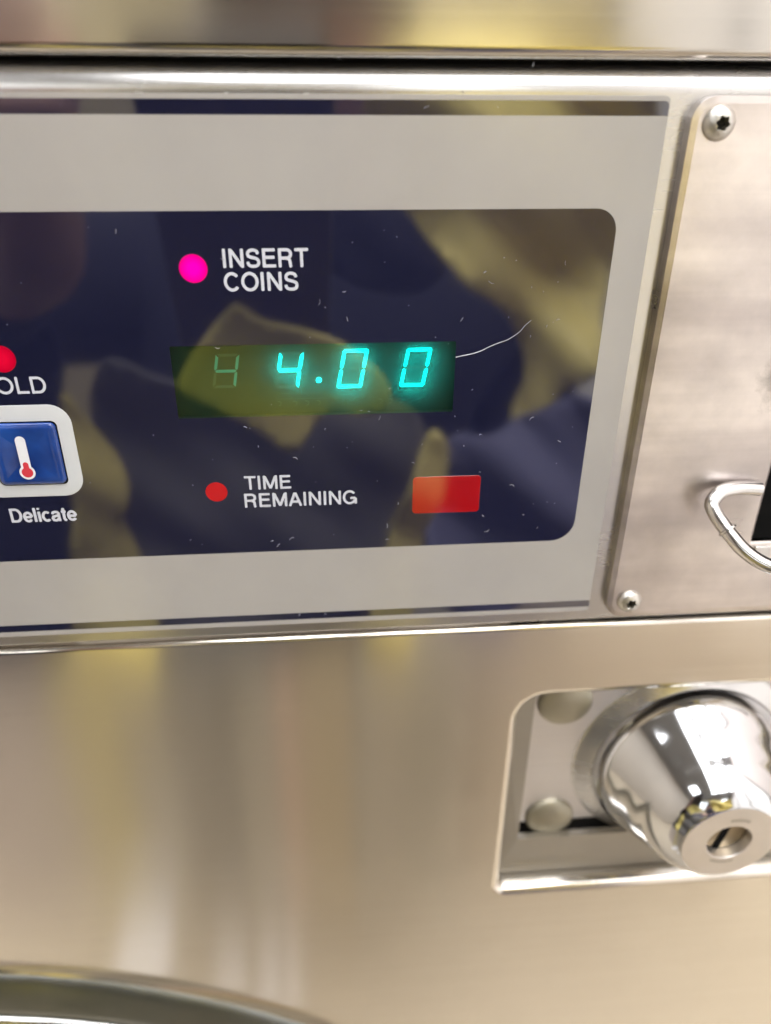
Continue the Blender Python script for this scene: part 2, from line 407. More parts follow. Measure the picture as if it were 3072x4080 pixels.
# --- the display
disp = empty('digital_display', parent=machine)
box_in = rrect(WX0 - .6, WX1 + .6, WZ0 - .6, WZ1 + .6, .2, 0, 3)
loft('display_well', [[(x, 2.4, z) for x, z in box_in], [(x, -.285, z) for x, z in box_in]], M['vfdback'], disp, cap0=True, smooth=False)
sheet('filter_pane', rrect(WX0, WX1, WZ0, WZ1, .25, 0, 4), -.29, M['filter'], disp)
def seven(cx, cz, wd, ht, lit, dim=False, label=None):
    """cx,cz = centre; slanted seven-segment figure"""
    t = .52; sl = .19; g = .19; hw, hh = wd / 2, ht / 2
    def P(x, z): return (cx + x + sl * z, cz + z)
    def bar(a, b, c, d, mat, nm, y):
        L = [P(*q) for q in (a, b, c, d)]
        return L
    segs = {'a': [(-hw + g, hh), (hw - g, hh), (hw - g - t, hh - t), (-hw + g + t, hh - t)],
            'd': [(-hw + g + t, -hh + t), (hw - g - t, -hh + t), (hw - g, -hh), (-hw + g, -hh)],
            'g': [(-hw + g + t * .6, t / 2), (hw - g - t * .6, t / 2), (hw - g - t * .1, 0), (hw - g - t * .6, -t / 2), (-hw + g + t * .6, -t / 2), (-hw + g + t * .1, 0)],
            'f': [(-hw, hh - g), (-hw + t, hh - g - t), (-hw + t, g + t * .6), (-hw + t * .45, g), (-hw, g + t * .4)],
            'b': [(hw, hh - g), (hw, g + t * .4), (hw - t * .45, g), (hw - t, g + t * .6), (hw - t, hh - g - t)],
            'e': [(-hw, -hh + g), (-hw, -g - t * .4), (-hw + t * .45, -g), (-hw + t, -g - t * .6), (-hw + t, -hh + g + t)],
            'c': [(hw, -hh + g), (hw - t, -hh + g + t), (hw - t, -g - t * .6), (hw - t * .45, -g), (hw, -g - t * .4)]}
    def build(keys, mat, nm, parent, th):
        V = []; F = []
        for k in keys:
            q = [P(*s) for s in segs[k]]; b = len(V); m = len(q)
            V += [(x, 1.9 - th, z) for x, z in q] + [(x, 1.9, z) for x, z in q]
            F.append(tuple(range(b, b + m)))
            for i in range(m): F.append((b + i, b + (i + 1) % m, b + m + (i + 1) % m, b + m + i))
        return mk(nm, V, F, mat, parent, smooth=False) if V else None
    d = build(lit, M['segdim'] if dim else M['seg'], 'digit', disp, .12)
    if label: d['label'] = label
    build([k for k in segs if k not in lit], M['segoff'], 'unlit_segments', d, .04)
K = 1 + 1.9 / 140
def back(v): return v * K
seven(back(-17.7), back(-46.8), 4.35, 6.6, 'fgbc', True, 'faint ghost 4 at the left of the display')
seven(back(-6.1), back(-46.9), 4.45, 7.0, 'fgbc', False, 'bright cyan 4')
seven(back(5.65), back(-46.85), 4.7, 7.45, 'abcdef', False, 'bright cyan 0 after the point')
seven(back(17.5), back(-46.85), 4.7, 7.45, 'abcdef', False, 'bright cyan 0 at the right end')
q = disc(back(-.7), back(-48.9), .48, .48, 16)
loft('decimal_point', [[(x, 1.75, z) for x, z in q], [(x, 1.9, z) for x, z in q]], M['seg'], disp, cap0=True, smooth=False)
# faint bus bars and solder loops inside the display tube
V = []; F = []
def strip(x0, z0, x1, z1, wd):
    d = Vector((x1 - x0, z1 - z0)).normalized(); nx, nz = -d.y * wd / 2, d.x * wd / 2; b = len(V)
    V.extend([(x0 + nx, 2.36, z0 + nz), (x1 + nx, 2.36, z1 + nz), (x1 - nx, 2.36, z1 - nz), (x0 - nx, 2.36, z0 - nz)]); F.append((b, b + 1, b + 2, b + 3))
strip(-8, -52.3, 8, -52.25, .10); strip(9, -52.2, 22, -52.2, .08); strip(-9, -53.4, 10, -53.4, .08); strip(2, -52.9, 6, -52.9, .12)
mk('bus_bars', V, F, M['segoff'], disp, smooth=False)
for x in (11, 12.9, 14.9, 16.8, 18.5, -8.5, -5.5, -3.2, -1):
    tube('solder_loop', [(x + .42 * math.cos(a), 2.3, -54.3 + .45 * math.sin(a)) for a in [math.radians(130 - 28 * i) for i in range(9)]], .06, M['segoff'], disp, n=6)

# --- key with thermometer
key = empty('push_key', parent=machine)
tag(key, 'blue Delicate cold-wash key with white thermometer')
so = rrect(-66.8, -47.0, -71.3, -52.35, 3.9, 0, 8); so2 = rrect(-66.8, -47.0, -71.3, -52.35, 3.9, .15, 8)
si = rrect(-62.6, -49.75, -68.75, -55.55, 1.1, 0, 8)
loft('key_surround', [[(x, -.31, z) for x, z in so], [(x, -.40, z) for x, z in so2], [(x, -.40, z) for x, z in si], [(x, .0, z) for x, z in si]], M['silver'], key, cap0=False)
sheet('key_gap', rrect(-62.8, -49.6, -68.9, -55.4, 1.2, 0, 8), -.315, M['black'], key)
loops = []
for ins, y in ((.28, -.32), (.35, -.75), (.7, -1.05), (1.3, -1.18), (2.2, -1.12), (3.5, -.98), (5.2, -.93)):
    loops.append([(x, y, z) for x, z in rrect(-62.6, -49.75, -68.75, -55.55, 1.4, ins, 8)])
loft('key_cap', loops, M['key'], key, cap0=False, cap1=True, angle=60)
def therm(grow, z1, mat, nm, y):
    cx, cb, rb, rs = -56.75, -65.65, 1.05 + grow, .52 + grow
    a0 = math.asin(min(.95, rs / rb)); pts = []
    for i in range(31):
        a = PI / 2 - a0 - (2 * PI - 2 * a0) * i / 30
        pts.append((cx + rb * math.cos(a), cb + rb * math.sin(a)))
    for i in range(13):
        a = PI - PI * i / 12
        pts.append((cx + rs * math.cos(a), z1 + rs * math.sin(a)))
    mk(nm, [(x, y, z) for x, z in pts], [tuple(range(len(pts)))], mat, key, smooth=False)
therm(.42, -59.1, M['iconwhite'], 'thermometer_icon', -1.20)
therm(.0, -64.0, M['iconred'], 'thermometer_bulb', -1.215)

# --- coin plate on the right
plate = empty('coin_plate', parent=machine)
PX0, PZ0, PZ1, PT = 61.6, -105.6, -1.55, -2.4
SX, SZ0, SZ1 = 91.6, -87.0, -22.0
lp = []
for ins, y in ((0, -.02), (0, PT + .55), (.06, PT + .2), (1.2, PT)):
    lp.append([(x, y, z) for x, z in rrect(PX0, 180, PZ0, PZ1, 4.0, ins, 8)])
lp.append([(x, PT, z) for x, z in rrect(SX - .5, 128, SZ0 - .5, SZ1, .4, 0, 8)])
lp.append([(x, PT + .3, z) for x, z in rrect(SX, 127.5, SZ0, SZ1 - .5, .2, 0, 8)])
lp.append([(x, 6, z) for x, z in rrect(SX, 127.5, SZ0, SZ1 - .5, .2, 0, 8)])
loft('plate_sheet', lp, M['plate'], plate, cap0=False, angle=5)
box('coin_slot_insert', SX - 1, 129, -.9, -.2, SZ0 - 1, SZ1 + 1, M['black'], plate)
slab('slot_sill', SX + 1.0, 127, SZ0 - 5.6, SZ0 - 1.0, .4, PT - .5, PT + .1, .25, M['frame'], plate)
def screw(cx, cz, r, label):
    hr = r * .38
    def torx(rad, y, rot=.35, n=48):
        return [(cx + rad * (1 + .17 * math.cos(6 * a)) * math.cos(a + rot), y, cz + rad * (1 + .17 * math.cos(6 * a)) * math.sin(a + rot)) for a in [2 * PI * i / n for i in range(n)]]
    n = 48; H = r * .62
    rings = []
    for i in range(9):
        t = 1.12 * i / 8
        rings.append([(cx + r * math.cos(t) * math.cos(2 * PI * j / n), PT - .05 - H * math.sin(t) * 1.03, cz + r * math.cos(t) * math.sin(2 * PI * j / n)) for j in range(n)])
    rings.insert(0, [(cx + r * math.cos(2 * PI * j / n), PT + .1, cz + r * math.sin(2 * PI * j / n)) for j in range(n)])
    yt = PT - .05 - H * math.sin(1.12) * 1.03 - .02
    rot0 = .0
    def tx(rad, y): return [(cx + rad * (1 + .16 * math.cos(6 * (2 * PI * j / n) + 1)) * math.cos(2 * PI * j / n), y, cz + rad * (1 + .16 * math.cos(6 * (2 * PI * j / n) + 1)) * math.sin(2 * PI * j / n)) for j in range(n)]
    rings = [q for q in rings if True]
    rings += [tx(hr * 1.08, yt - .0), tx(hr, yt + .12)]
    o = loft('screw', rings, M['screw'], plate, cap0=False, cap1=False); o['label'] = label
    loft('screw_recess', [tx(hr, yt + .12), tx(hr * .95, yt + r * .55)], M['rivet'], o, cap0=False, cap1=False)
    loft('recess_floor', [tx(hr * .96, yt + r * .54), tx(hr * .5, yt + r * .57)], M['dark'], o, cap0=False, cap1=True)
k = 1 + PT / 140
screw(67.4 * k, -5.7 * k, 2.75, 'upper star-drive screw of the coin plate')
screw(67.7 * k, -102.9 * k, 2.75, 'lower star-drive screw of the coin plate')
# bent wire loop
def at(px_, py_, h):
    """point h mm in front of the panel that the photograph shows at this place of its 1666 px wide view"""
    x = (px_ * 1.8439 - 1536) / 3100; y = (py_ * 1.8439 - 2040) / 3100
    v = [ROW[0][i] * x + ROW[1][i] * y + ROW[2][i] for i in range(3)]
    s = (140 - h) / v[1]
    return (v[0] * s, -h, v[2] * s)
wire = [at(1641, 1056, 3.6), at(1615, 1054, 3.8), at(1585, 1055, 4.2), at(1556, 1064, 5.0), at(1539, 1086, 6.2), at(1545, 1108, 7.6), at(1562, 1134, 9.4), at(1580, 1158, 11.2), at(1603, 1185, 13.2), at(1634, 1209, 15.2), at(1670, 1226, 17), at(1720, 1240, 18.6), at(1780, 1240, 18.6)]
hoop = tube('coin_return_loop', catmull(wire, 6), 1.5, M['wire'], machine, n=20)
c = Vector(at(1572, 1146, 10.3)); d = (Vector(at(1580, 1158, 11.2)) - Vector(at(1562, 1134, 9.4))).normalized()
tube('joint_collar', [c - d * .35, c - d * .2, c + d * .2, c + d * .35], lambda t: 1.58 + .42 * math.sin(PI * t), M['wire'], hoop, n=20)

# --- upper panel above the black gap
tp = [(7, 3.2), (1.0, 3.25)]
for i in range(1, 7):
    a = .5 * PI * i / 6
    tp.append((1.0 - 1.8 * math.sin(a), 3.25 + 1.8 * (1 - math.cos(a))))
tp += [(-.8, 40), (-.8, 150), (40, 190)]
extrude_prof('upper_panel', tp, [XL, XR], M['top'], machine)
box('gap_backing', XL, XR, 14, 16, -1, 6, M['dark'], machine)

# --- front panel with the door flare and the lock opening
CX, CZ, CR = -135.83, -419.36, 199.88
OX0, OX1_, OZ0, OZ1 = 45.8, 165.0, -203.2, -131.2
def ysurf(x, z):
    r = math.hypot(x - CX, z - CZ); y = 0.
    if r < CR + 5:
        t = (CR + 5 - r) / 5
        y -= 1.1 * t ** 2
    return y
PTOP = -109.0
pts = []; edges = []
def add_loop(loop, closed=True):
    b = len(pts)
    pts.extend(loop)
    for i in range(len(loop) if closed else len(loop) - 1): edges.append((b + i, b + (i + 1) % len(loop)))
    return b
BOT = -560
add_loop([(XL, BOT), (XR, BOT), (XR, PTOP), (XL, PTOP)])
for dz in (.15, .35, .6, .9, 1.2): add_loop([(XL, PTOP - dz), (XR, PTOP - dz)], False)
holes = []
RB = 3.0
for s in range(7):
    d = RB * s / 6 * 1.0
    add_loop(rrect(OX0 - d, OX1_ + d, OZ0 - d, OZ1 + d, [1.6 + d, 5, 5, 6.5 + d], 0, 8))
NA = 180
for rr in [0, .5, 1, 1.6, 2.3, 3.1, 4, 5, 8]:
    add_loop([(CX + (CR + rr) * math.cos(2 * PI * i / NA), CZ + (CR + rr) * math.sin(2 * PI * i / NA)) for i in range(NA)])
# keep only what lies inside the sheet: clip the door circles below the sheet's foot
V2, E2, F2, _, _, _ = delaunay_2d_cdt([Vector(q) for q in pts], edges, [], 0, 1e-5)
def inside_open(x, z):
    if not (OX0 < x < OX1_ and OZ0 < z < OZ1): return False
    r = 6.5
    if x < OX0 + r and z > OZ1 - r and math.hypot(x - OX0 - r, z - OZ1 + r) > r: return False
    r = 1.6
    if x < OX0 + r and z < OZ0 + r and math.hypot(x - OX0 - r, z - OZ0 - r) > r: return False
    return True
def odist(x, z):
    dx = max(OX0 - x, x - OX1_, 0); dz = max(OZ0 - z, z - OZ1, 0)
    r = 6.5
    if x < OX0 + r and z > OZ1 - r: return max(0, math.hypot(min(0, x - OX0 - r), max(0, z - OZ1 + r)) - r)
    r = 1.6
    if x < OX0 + r and z < OZ0 + r: return max(0, math.hypot(x - OX0 - r, z - OZ0 - r) - r)
    return math.hypot(dx, dz)
V3 = []
for v in V2:
    x, z = v.x, v.y; y = ysurf(x, z)
    d = odist(x, z)
    if d < RB: y += RB - math.sqrt(max(0, RB * RB - (RB - d) ** 2))
    dt = PTOP - z
    if dt < 1.2: y += 1.2 - math.sqrt(max(0, 1.2 ** 2 - (1.2 - dt) ** 2))
    V3.append((x, y, z))
F3 = []
for f in F2:
    cx = sum(V2[i].x for i in f) / len(f); cz = sum(V2[i].y for i in f) / len(f)
    if inside_open(cx, cz) or math.hypot(cx - CX, cz - CZ) < CR - .3 or not (XL <= cx <= XR and BOT <= cz <= PTOP): continue
    F3.append(tuple(f))
fp = mk('front_panel', V3, F3, M['panel'], machine, angle=50)
# walls of the opening, recessed frame, bracket, bolts
rec = empty('lock_recess', parent=machine)
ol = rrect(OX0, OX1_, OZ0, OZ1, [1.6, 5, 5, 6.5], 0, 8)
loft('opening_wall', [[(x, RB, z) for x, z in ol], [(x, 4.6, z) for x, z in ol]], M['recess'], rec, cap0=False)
DF = 4.0
kf = 1 + DF / 140
IL, IB = 48.95 * kf, -181.8 * kf
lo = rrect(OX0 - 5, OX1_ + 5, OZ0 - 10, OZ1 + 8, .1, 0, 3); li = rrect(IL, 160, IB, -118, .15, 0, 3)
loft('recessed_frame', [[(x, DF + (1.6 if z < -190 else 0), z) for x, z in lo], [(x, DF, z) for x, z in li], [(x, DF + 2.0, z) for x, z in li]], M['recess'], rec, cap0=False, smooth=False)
DB = 8.0; kb = 1 + DB / 140
slab('bracket', IL + .5, 158, -183.5 * kb + 9.0, -112, 1.5, DB, DB + 2, .4, M['bracket'], rec)
box('recess_back', IL - 6, 168, DB + 2.4, DB + 5, -214, -100, M['dark'], rec)
def bolt(cx, cz, r, label):
    prof = [(r * 1.0, DB + .2), (r, DB - .5), (r * .97, DB - 1.0), (r * .85, DB - 1.6), (r * .6, DB - 2.2), (r * .3, DB - 2.45), (.1, DB - 2.5)]
    o = lathe('bolt', prof, cx, cz, M['rivet'], rec, n=40); o['label'] = label
bolt(57.0 * 1.045, -133.2 * 1.05, 7.2, 'upper domed bolt, half hidden by the opening edge')
bolt(57.4 * 1.045, -174.0 * 1.05, 6.9, 'lower domed bolt with a rusty rim')
# --- lock barrel
LX, LZ = 95.0, -162.0
lock = empty('lock_barrel', parent=machine); lock['label'] = 'chrome round-shouldered coin vault lock'
lathe('lock_flange', [(31.0, DB + .1), (30.8, DB - .3), (30.0, DB - .7), (28.0, DB - 1.5), (26.4, DB - 2.4), (25.9, DB - 2.6), (25.6, DB - 2.4)], LX, LZ, M['frame'], lock, n=96, cap1=False, angle=80)
prof = [(26.1, 5.8), (26.2, 5.0), (25.9, 3.2), (25.0, .8), (23.6, -1.8), (22.0, -4.6), (20.5, -7.6), (19.1, -10.4), (18.0, -13.0), (16.9, -15.2), (15.6, -17.2), (14.1, -18.7), (12.9, -19.6), (12.2, -20.05), (11.8, -20.2)]
P = catmull([(a, b, 0) for a, b in prof], 4)
lathe('lock_shroud', [(v.x, v.y) for v in P], LX, LZ, M['chrome'], lock, n=128, cap1=False, angle=80)
lathe('lock_face', [(11.85, -20.24), (5.9, -20.28), (5.7, -20.2), (5.55, -19.8), (5.5, -17.0)], LX, LZ, M['lockface'], lock, n=64, cap1=False)
lathe('lock_core', [(5.45, -16.0), (5.2, -17.6), (.05, -17.7)], LX, LZ, M['brass'], lock, n=48)
# key slot, leaning a little to the right as in the barrel
a = math.radians(78); ux, uz = math.cos(a), math.sin(a)
V = []; 
for sx, sz in ((-1, -1), (1, -1), (1, 1), (-1, 1)):
    V.append((LX - .4 + sx * .85 * uz + sz * 5.0 * ux, -17.9, LZ - sx * .85 * ux + sz * 5.0 * uz))
V += [(x, -17.72, z) for x, y, z in V]
mk('keyhole', V, [(0, 1, 2, 3), (0, 1, 5, 4), (1, 2, 6, 5), (2, 3, 7, 6), (3, 0, 4, 7)], M['black'], lock, smooth=False)
def mark(a0, a1, r0, r1):
    V = []; F = []
    for i in range(9):
        a = math.radians(a0 + (a1 - a0) * i / 8)
        V += [(LX + r * math.cos(a), -20.31, LZ + r * math.sin(a)) for r in (r0, r1)]
    for i in range(8): F.append((2 * i, 2 * i + 1, 2 * i + 3, 2 * i + 2))
    mk('index_mark', V, F, M['screw'], lock, smooth=False)
mark(62, 100, 7.4, 8.3); mark(238, 290, 6.7, 7.3)

# --- door ring
ring = empty('door_ring', parent=machine)
YR = ysurf(CX, CZ + CR + .01)
lathe('ring_band', [(CR + .3, YR + 1), (CR - .4, YR - .6), (CR - 2.5, YR - 1.9), (CR - 6, YR - 3.1), (CR - 10, YR - 4.0), (CR - 12.6, YR - 4.2), (CR - 13.6, YR - 3.2), (CR - 14.0, YR + 3)], CX, CZ, M['gasket'], ring, n=180, cap1=False, angle=70)
lathe('door_rim', [(CR - 14.6, YR + 4), (CR - 14.8, YR - 3.2), (CR - 15.6, YR - 4.6), (CR - 18.5, YR - 6.0), (CR - 24, YR - 6.4), (CR - 32, YR - 4.0), (CR - 40, YR + 4)], CX, CZ, M['doorchrome'], ring, n=180, cap1=True, angle=70)
# --- cabinet sides and back so the machine is a body, not a sheet
for x0, x1 in ((XL - 2, XL), (XR, XR + 2)): box('side_panel', x0, x1, 14, 700, -1000, 190, M['panel'], machine)
box('top_cover', XL, XR, 40.5, 700, 188, 190, M['top'], machine)
box('kick_plate', XL, XR, 0, 20, -1000, BOT - .5, M['panel'], machine)

# ------------------------------------------------------------------ loose things lying on the overlay
def onp(px_, py_, h=.42): return at(px_, py_, h)
hp = [(985, 772), (1003, 768), (1022, 764), (1040, 758), (1056, 750), (1075, 742), (1095, 735), (1112, 725), (1125, 715), (1134, 704), (1148, 692)]
hair = tube('hair_strand', catmull([onp(a, b, .40) for a, b in hp], 4), lambda t: .075 * (1 - .75 * t), M['fibre'], None, n=8)
tag(hair, 'thin pale curved hair stuck to the navy panel right of the display', 'hair')
V = []; F = []
def speck(cx, cz, ln, wd, ang, bend):
    m = 5; b = len(V)
    for i in range(m):
        t = i / (m - 1) - .5
        x = t * ln; z = bend * (t * t) * ln * 2
        a = ang; X = cx + x * math.cos(a) - z * math.sin(a); Z = cz + x * math.sin(a) + z * math.cos(a)
        w = wd * (1 - 1.2 * t * t)
        nx, nz = -math.sin(a) * w / 2, math.cos(a) * w / 2
        V.extend([(X + nx, -.37, Z + nz), (X - nx, -.37, Z - nz), (X, -.43, Z)])
    for i in range(m - 1):
        q = b + 3 * i
        F.extend([(q, q + 3, q + 5, q + 2), (q + 2, q + 5, q + 4, q + 1)])
known = [(1222, 570), (1118, 562), (1175, 628), (1060, 612), (1050, 590), (1205, 690), (1180, 705), (1145, 725), (690, 655), (705, 664), (748, 690), (742, 628), (820, 900), (845, 840), (590, 1170), (601, 1175), (630, 1160), (838, 1165), (838, 1135), (1106, 1050), (1037, 1020), (1040, 940), (985, 900), (895, 1000), (912, 960), (1000, 965), (530, 925), (560, 965), (640, 990), (700, 925), (800, 890), (1145, 900), (1210, 955), (1130, 1110), (1160, 1140), (1040, 1115), (1055, 1150), (700, 1325), (645, 1327), (410, 1168), (545, 1080), (860, 1085), (780, 890), (1000, 690), (1020, 840), (480, 560), (250, 500), (470, 750), (921, 228), (1078, 232), (640, 1380), (655, 1372), (470, 1386), (500, 1384), (520, 1383), (700, 1372), (380, 1391), (780, 1366), (300, 1394), (860, 1362), (120, 1403), (735, 128), (760, 190), (830, 200), (1150, 140), (1000, 196)]
for a, b_ in known:
    x, y, z = at(a + random.uniform(-3, 3), b_ + random.uniform(-3, 3), .3)
    if WX0 - 1 < x < WX1 + 1 and WZ0 < z < WZ1: pass
    speck(x, z, random.uniform(.25, 1.15), random.uniform(.05, .11), random.uniform(0, PI), random.uniform(-.8, .8))
for i in range(45):
    x = random.uniform(-60, 51); z = random.uniform(-85, -20)
    if random.random() < .35: x = random.uniform(-10, 50)
    speck(x, z, random.uniform(.08, .28), random.uniform(.05, .10), random.uniform(0, PI), random.uniform(-.5, .5))
dust = mk('dust', V, F, M['dust'], None, smooth=False)
tag(dust, 'tiny white dust flecks and lint scattered over the navy overlay', kind='stuff')

# ================================================================== the room the metal and the film mirror
def struct(o): o['kind'] = 'structure'; return o
RX0, RX1, RY0, RY1, FZ, CZL = -2200, 950, -2600, 900, -1150, 1450
struct(box('floor', RX0, RX1, RY0, RY1, FZ - 40, FZ, M['floor']))
struct(box('ceiling', RX0, RX1, RY0, RY1, CZL, CZL + 40, M['ceil']))
struct(box('wall_back', RX0, RX1, RY0 - 40, RY0, FZ, CZL, M['wallcream']))
struct(box('wall_right', RX1, RX1 + 40, RY0, RY1, FZ, CZL, M['wallpink']))
struct(box('wall_left', RX0 - 40, RX0, RY0, RY1, FZ, CZL, M['wallgrey']))
struct(box('wall_front', RX0, RX1, RY1, RY1 + 40, FZ, CZL, M['wallgrey']))
def ceiling_light(cx, cy, wx, wy, label):
    t = empty('ceiling_light', label, 'ceiling light', 'ceiling lights mirrored in the chrome')
    t.location = (cx * S, cy * S, (CZL - 2) * S)
    box('light_frame', -wx / 2 - 25, wx / 2 + 25, -wy / 2 - 25, wy / 2 + 25, -14, 0, M['ceil'], t)
    box('diffuser', -wx / 2, wx / 2, -wy / 2, wy / 2, -22, -14.5, M['fill_lamp'] if cy > 0 else M['lamp'], t)
ceiling_light(-130, -950, 300, 1500, 'narrow ceiling light overhead, left of the middle one')
ceiling_light(330, -950, 460, 1500, 'broad ceiling light overhead in the middle of the row')
ceiling_light(800, -950, 220, 1500, 'ceiling light overhead beside the pink wall')
ceiling_light(-1200, -1200, 500, 900, 'large ceiling light over the left of the room')
ceiling_light(-300, 230, 1700, 640, 'wide added fill light above the washing machine')  # added fill lamp that brightens the person mirrored in the panel
def window(x0, x1, z0, z1, label):
    t = empty('window', label, 'window', 'windows in the back wall')
    box('pane', x0, x1, RY0 + 4, RY0 + 10, z0, z1, M['pane'], t)
    box('window_frame', x0 - 40, x0, RY0 + 4, RY0 + 40, z0 - 40, z1 + 40, M['ceil'], t)
    box('window_frame', x1, x1 + 40, RY0 + 4, RY0 + 40, z0 - 40, z1 + 40, M['ceil'], t)
window(280, 640, 620, 1350, 'tall bright window in the back wall nearest the glowing right wall')
window(-1900, -1350, 450, 1200, 'bright window at the left end of the back wall')
window(-1150, -950, 450, 1200, 'narrow bright window between the grey lockers')
window(-800, -700, 450, 1200, 'slim bright window left of the middle of the back wall')
t = empty('glow_wall', 'wide glowing pale surface added along the right wall', 'window')  # glowing sheets added so the steel at the right mirrors a bright wall
for y0, y1 in ((-2550, -1780), (-1740, -1000), (-960, -300)):
    box('glow_sheet', RX1 - 14, RX1 - 6, y0, y1, -1000, 1150, M['glow_sheet'], t)
for y0 in (-2590, -1780, -1000, -300): box('window_frame', RX1 - 30, RX1 - 2, y0, y0 + 40, -1040, 1190, M['ceil'], t)
# ribs and a door on the back wall give the brushed steel its upright bands
for x0, x1, m_, nm, lb in ((-1340, -1160, 'wallgrey', 'locker', 'tall grey locker at the left of the back wall'), (-330, -60, 'wallgrey', 'locker', 'tall grey locker beside the tan door'), (80, 260, 'wood', 'door', 'tan door in the back wall')):
    t = empty(nm, lb, nm)
    box(nm + '_leaf', x0, x1, RY0 + 5, RY0 + 120, FZ, 380, M[m_], t)
    tube('handle', [(x1 - 40, RY0 + 124, -120), (x1 - 40, RY0 + 160, -100), (x1 - 40, RY0 + 160, 60), (x1 - 40, RY0 + 124, 80)], 9, M['wire'], t, n=8)

M['sun_patch'] = simple('sun_patch_white', (.92, .91, .92), .9)
def sun_patch(pts4, h, label):  # white floor slabs added as sunlit patches for the steel to mirror
    c = [sum(p[k_] for p in pts4) / 4 for k_ in (0, 1)]
    L = []
    for g_, z in ((1.0, 0), (1.02, h * .3), (1.02, h * .7), (.97, h)):
        L.append([(c[0] + (x - c[0]) * g_, c[1] + (y - c[1]) * g_, FZ + 1 + z) for x, y in pts4])
    tag(loft('sun_patch_slab', L, M['sun_patch'], None, cap0=True, cap1=True), label, 'sun_patch', 'white slabs added as sunlit floor patches')
sun_patch([(-336, -673), (-267, -676), (-240, -440), (-328, -450)], 8, 'broad white slab standing in for a sunlit patch on the floor, leftmost of the row')
sun_patch([(-185, -554), (-145, -557), (-137, -430), (-176, -430)], 6, 'white slab standing in for a sunlit patch second from the left on the floor')
sun_patch([(-125, -565), (-98, -586), (-90, -430), (-111, -430)], 5, 'narrow white slab standing in for a sunlit patch third from the left on the floor')
sun_patch([(-84, -589), (-72, -602), (-60, -430), (-76, -430)], 4, 'narrowest white slab standing in for a sunlit patch on the floor, rightmost of the row')
# --- photographer with a phone
phone = empty('smartphone', 'smartphone in a dark brown case held up to photograph the panel', 'phone')
pm = Matrix.Identity(4)
for i in range(3):
    pm[i][0] = ROW[0][i]; pm[i][1] = -ROW[1][i]; pm[i][2] = -ROW[2][i]
pm[1][3] = -.140
phone.matrix_world = pm
def pslab(nm, x0, x1, y0, y1, r, zf, zb, bev, mat):
    loops = []
    for s_ in range(4):
        a = .5 * PI * s_ / 3
        loops.append([(x, y, zf + bev * (1 - math.cos(a))) for x, y in rrect(x0, x1, y0, y1, r, bev * (1 - math.sin(a)), 6)])
    loops.append([(x, y, zb) for x, y in rrect(x0, x1, y0, y1, r, 0, 6)])
    return loft(nm, loops, mat, phone, cap0=True, cap1=True)
pslab('phone_case', -56, 8, -128, 10, 8, 3, 11, 1.5, M['phone'])
for y in (0, -17): lathe('camera_lens', [(6, 0), (6, -2), (5, -2.2), (4.6, -1.2), (.1, -1.0)], 0, 0, M['black'], phone, n=24).matrix_local = Matrix.Translation((0 * S, y * S, 5 * S if y else 4.2 * S)) @ Matrix.Rotation(-PI / 2, 4, 'X')
person = empty('person', 'person in a yellow rain jacket holding a phone up, mirrored in the dark panel', 'person')
def skin_obj(name, chain, mat, parent, sub=2):
    """chain: list of branches; each a list of (x,y,z,r); branches share equal points"""
    vs = []; idx = {}; es = []; rad = []
    for br in chain:
        prev = None
        for x, y, z, r in br:
            kx = (x, y, z)
            if kx not in idx: idx[kx] = len(vs); vs.append((x * S, y * S, z * S)); rad.append(r * S)
            if prev is not None: es.append((prev, idx[kx]))
            prev = idx[kx]
    me = bpy.data.meshes.new(name); me.from_pydata(vs, es, [])
    o = bpy.data.objects.new(name, me); COL.objects.link(o); o.parent = parent
    sk = o.modifiers.new('skin', 'SKIN'); sk.use_smooth_shade = True
    for i, q in enumerate(me.skin_vertices[0].data): q.radius = (rad[i], rad[i]); q.use_root = (i == 0)
    ss = o.modifiers.new('sub', 'SUBSURF'); ss.levels = sub; ss.render_levels = sub
    me.materials.append(mat); return o
def hand(sx, wx, wy, wz):
    """fingers closing round the phone edge on side sx"""
    H = [[(wx, wy, wz, 22), (wx - sx * 6, wy + 22, wz + 45, 26)]]
    for i in range(4):
        H.append([(wx - sx * 6, wy + 22, wz + 45, 26), (wx + sx * 2, wy + 26 + i * 2, wz + 62 + i * 10, 9), (wx - sx * 14, wy + 42, wz + 66 + i * 15, 8), (wx - sx * 34, wy + 40, wz + 66 + i * 16, 7)])
    H.append([(wx - sx * 6, wy + 22, wz + 45, 26), (wx - sx * 22, wy + 10, wz + 70, 10), (wx - sx * 30, wy + 6, wz + 92, 8)])
    return H

EL = {-1: (-330, -420, -130), 1: (232, -640, -420)}
HIP = (0, -700, -620, 150)
body = [[HIP, (0, -670, -450, 130), (0, -640, -260, 150), (0, -640, -150, 110), (0, -630, -80, 52), (0, -600, 0, 70), (0, -600, 70, 82), (0, -605, 120, 58)]]
for sx in (-1, 1):
    wx, wy, wz = (-125, -235, -75) if sx < 0 else (205, -560, -640)
    body.append([(0, -640, -150, 110), (sx * 185, -640, -170, 60), (EL[sx][0], EL[sx][1], EL[sx][2], 42), ((wx + EL[sx][0]) / 2, (wy + EL[sx][1]) / 2, (wz + EL[sx][2]) / 2, 33), (wx, wy, wz, 22)])
    body += hand(sx, wx, wy, wz)
    body.append([HIP, (sx * 95, -740, -760, 85), (sx * 100, -770, -960, 55), (sx * 100, -800, -1120, 38)])
skin_obj('body', body, M['skin'], person)
jk = [[(0, -700, -640, 168), (0, -670, -450, 150), (0, -640, -260, 170), (0, -640, -150, 128), (0, -620, -70, 92)]]
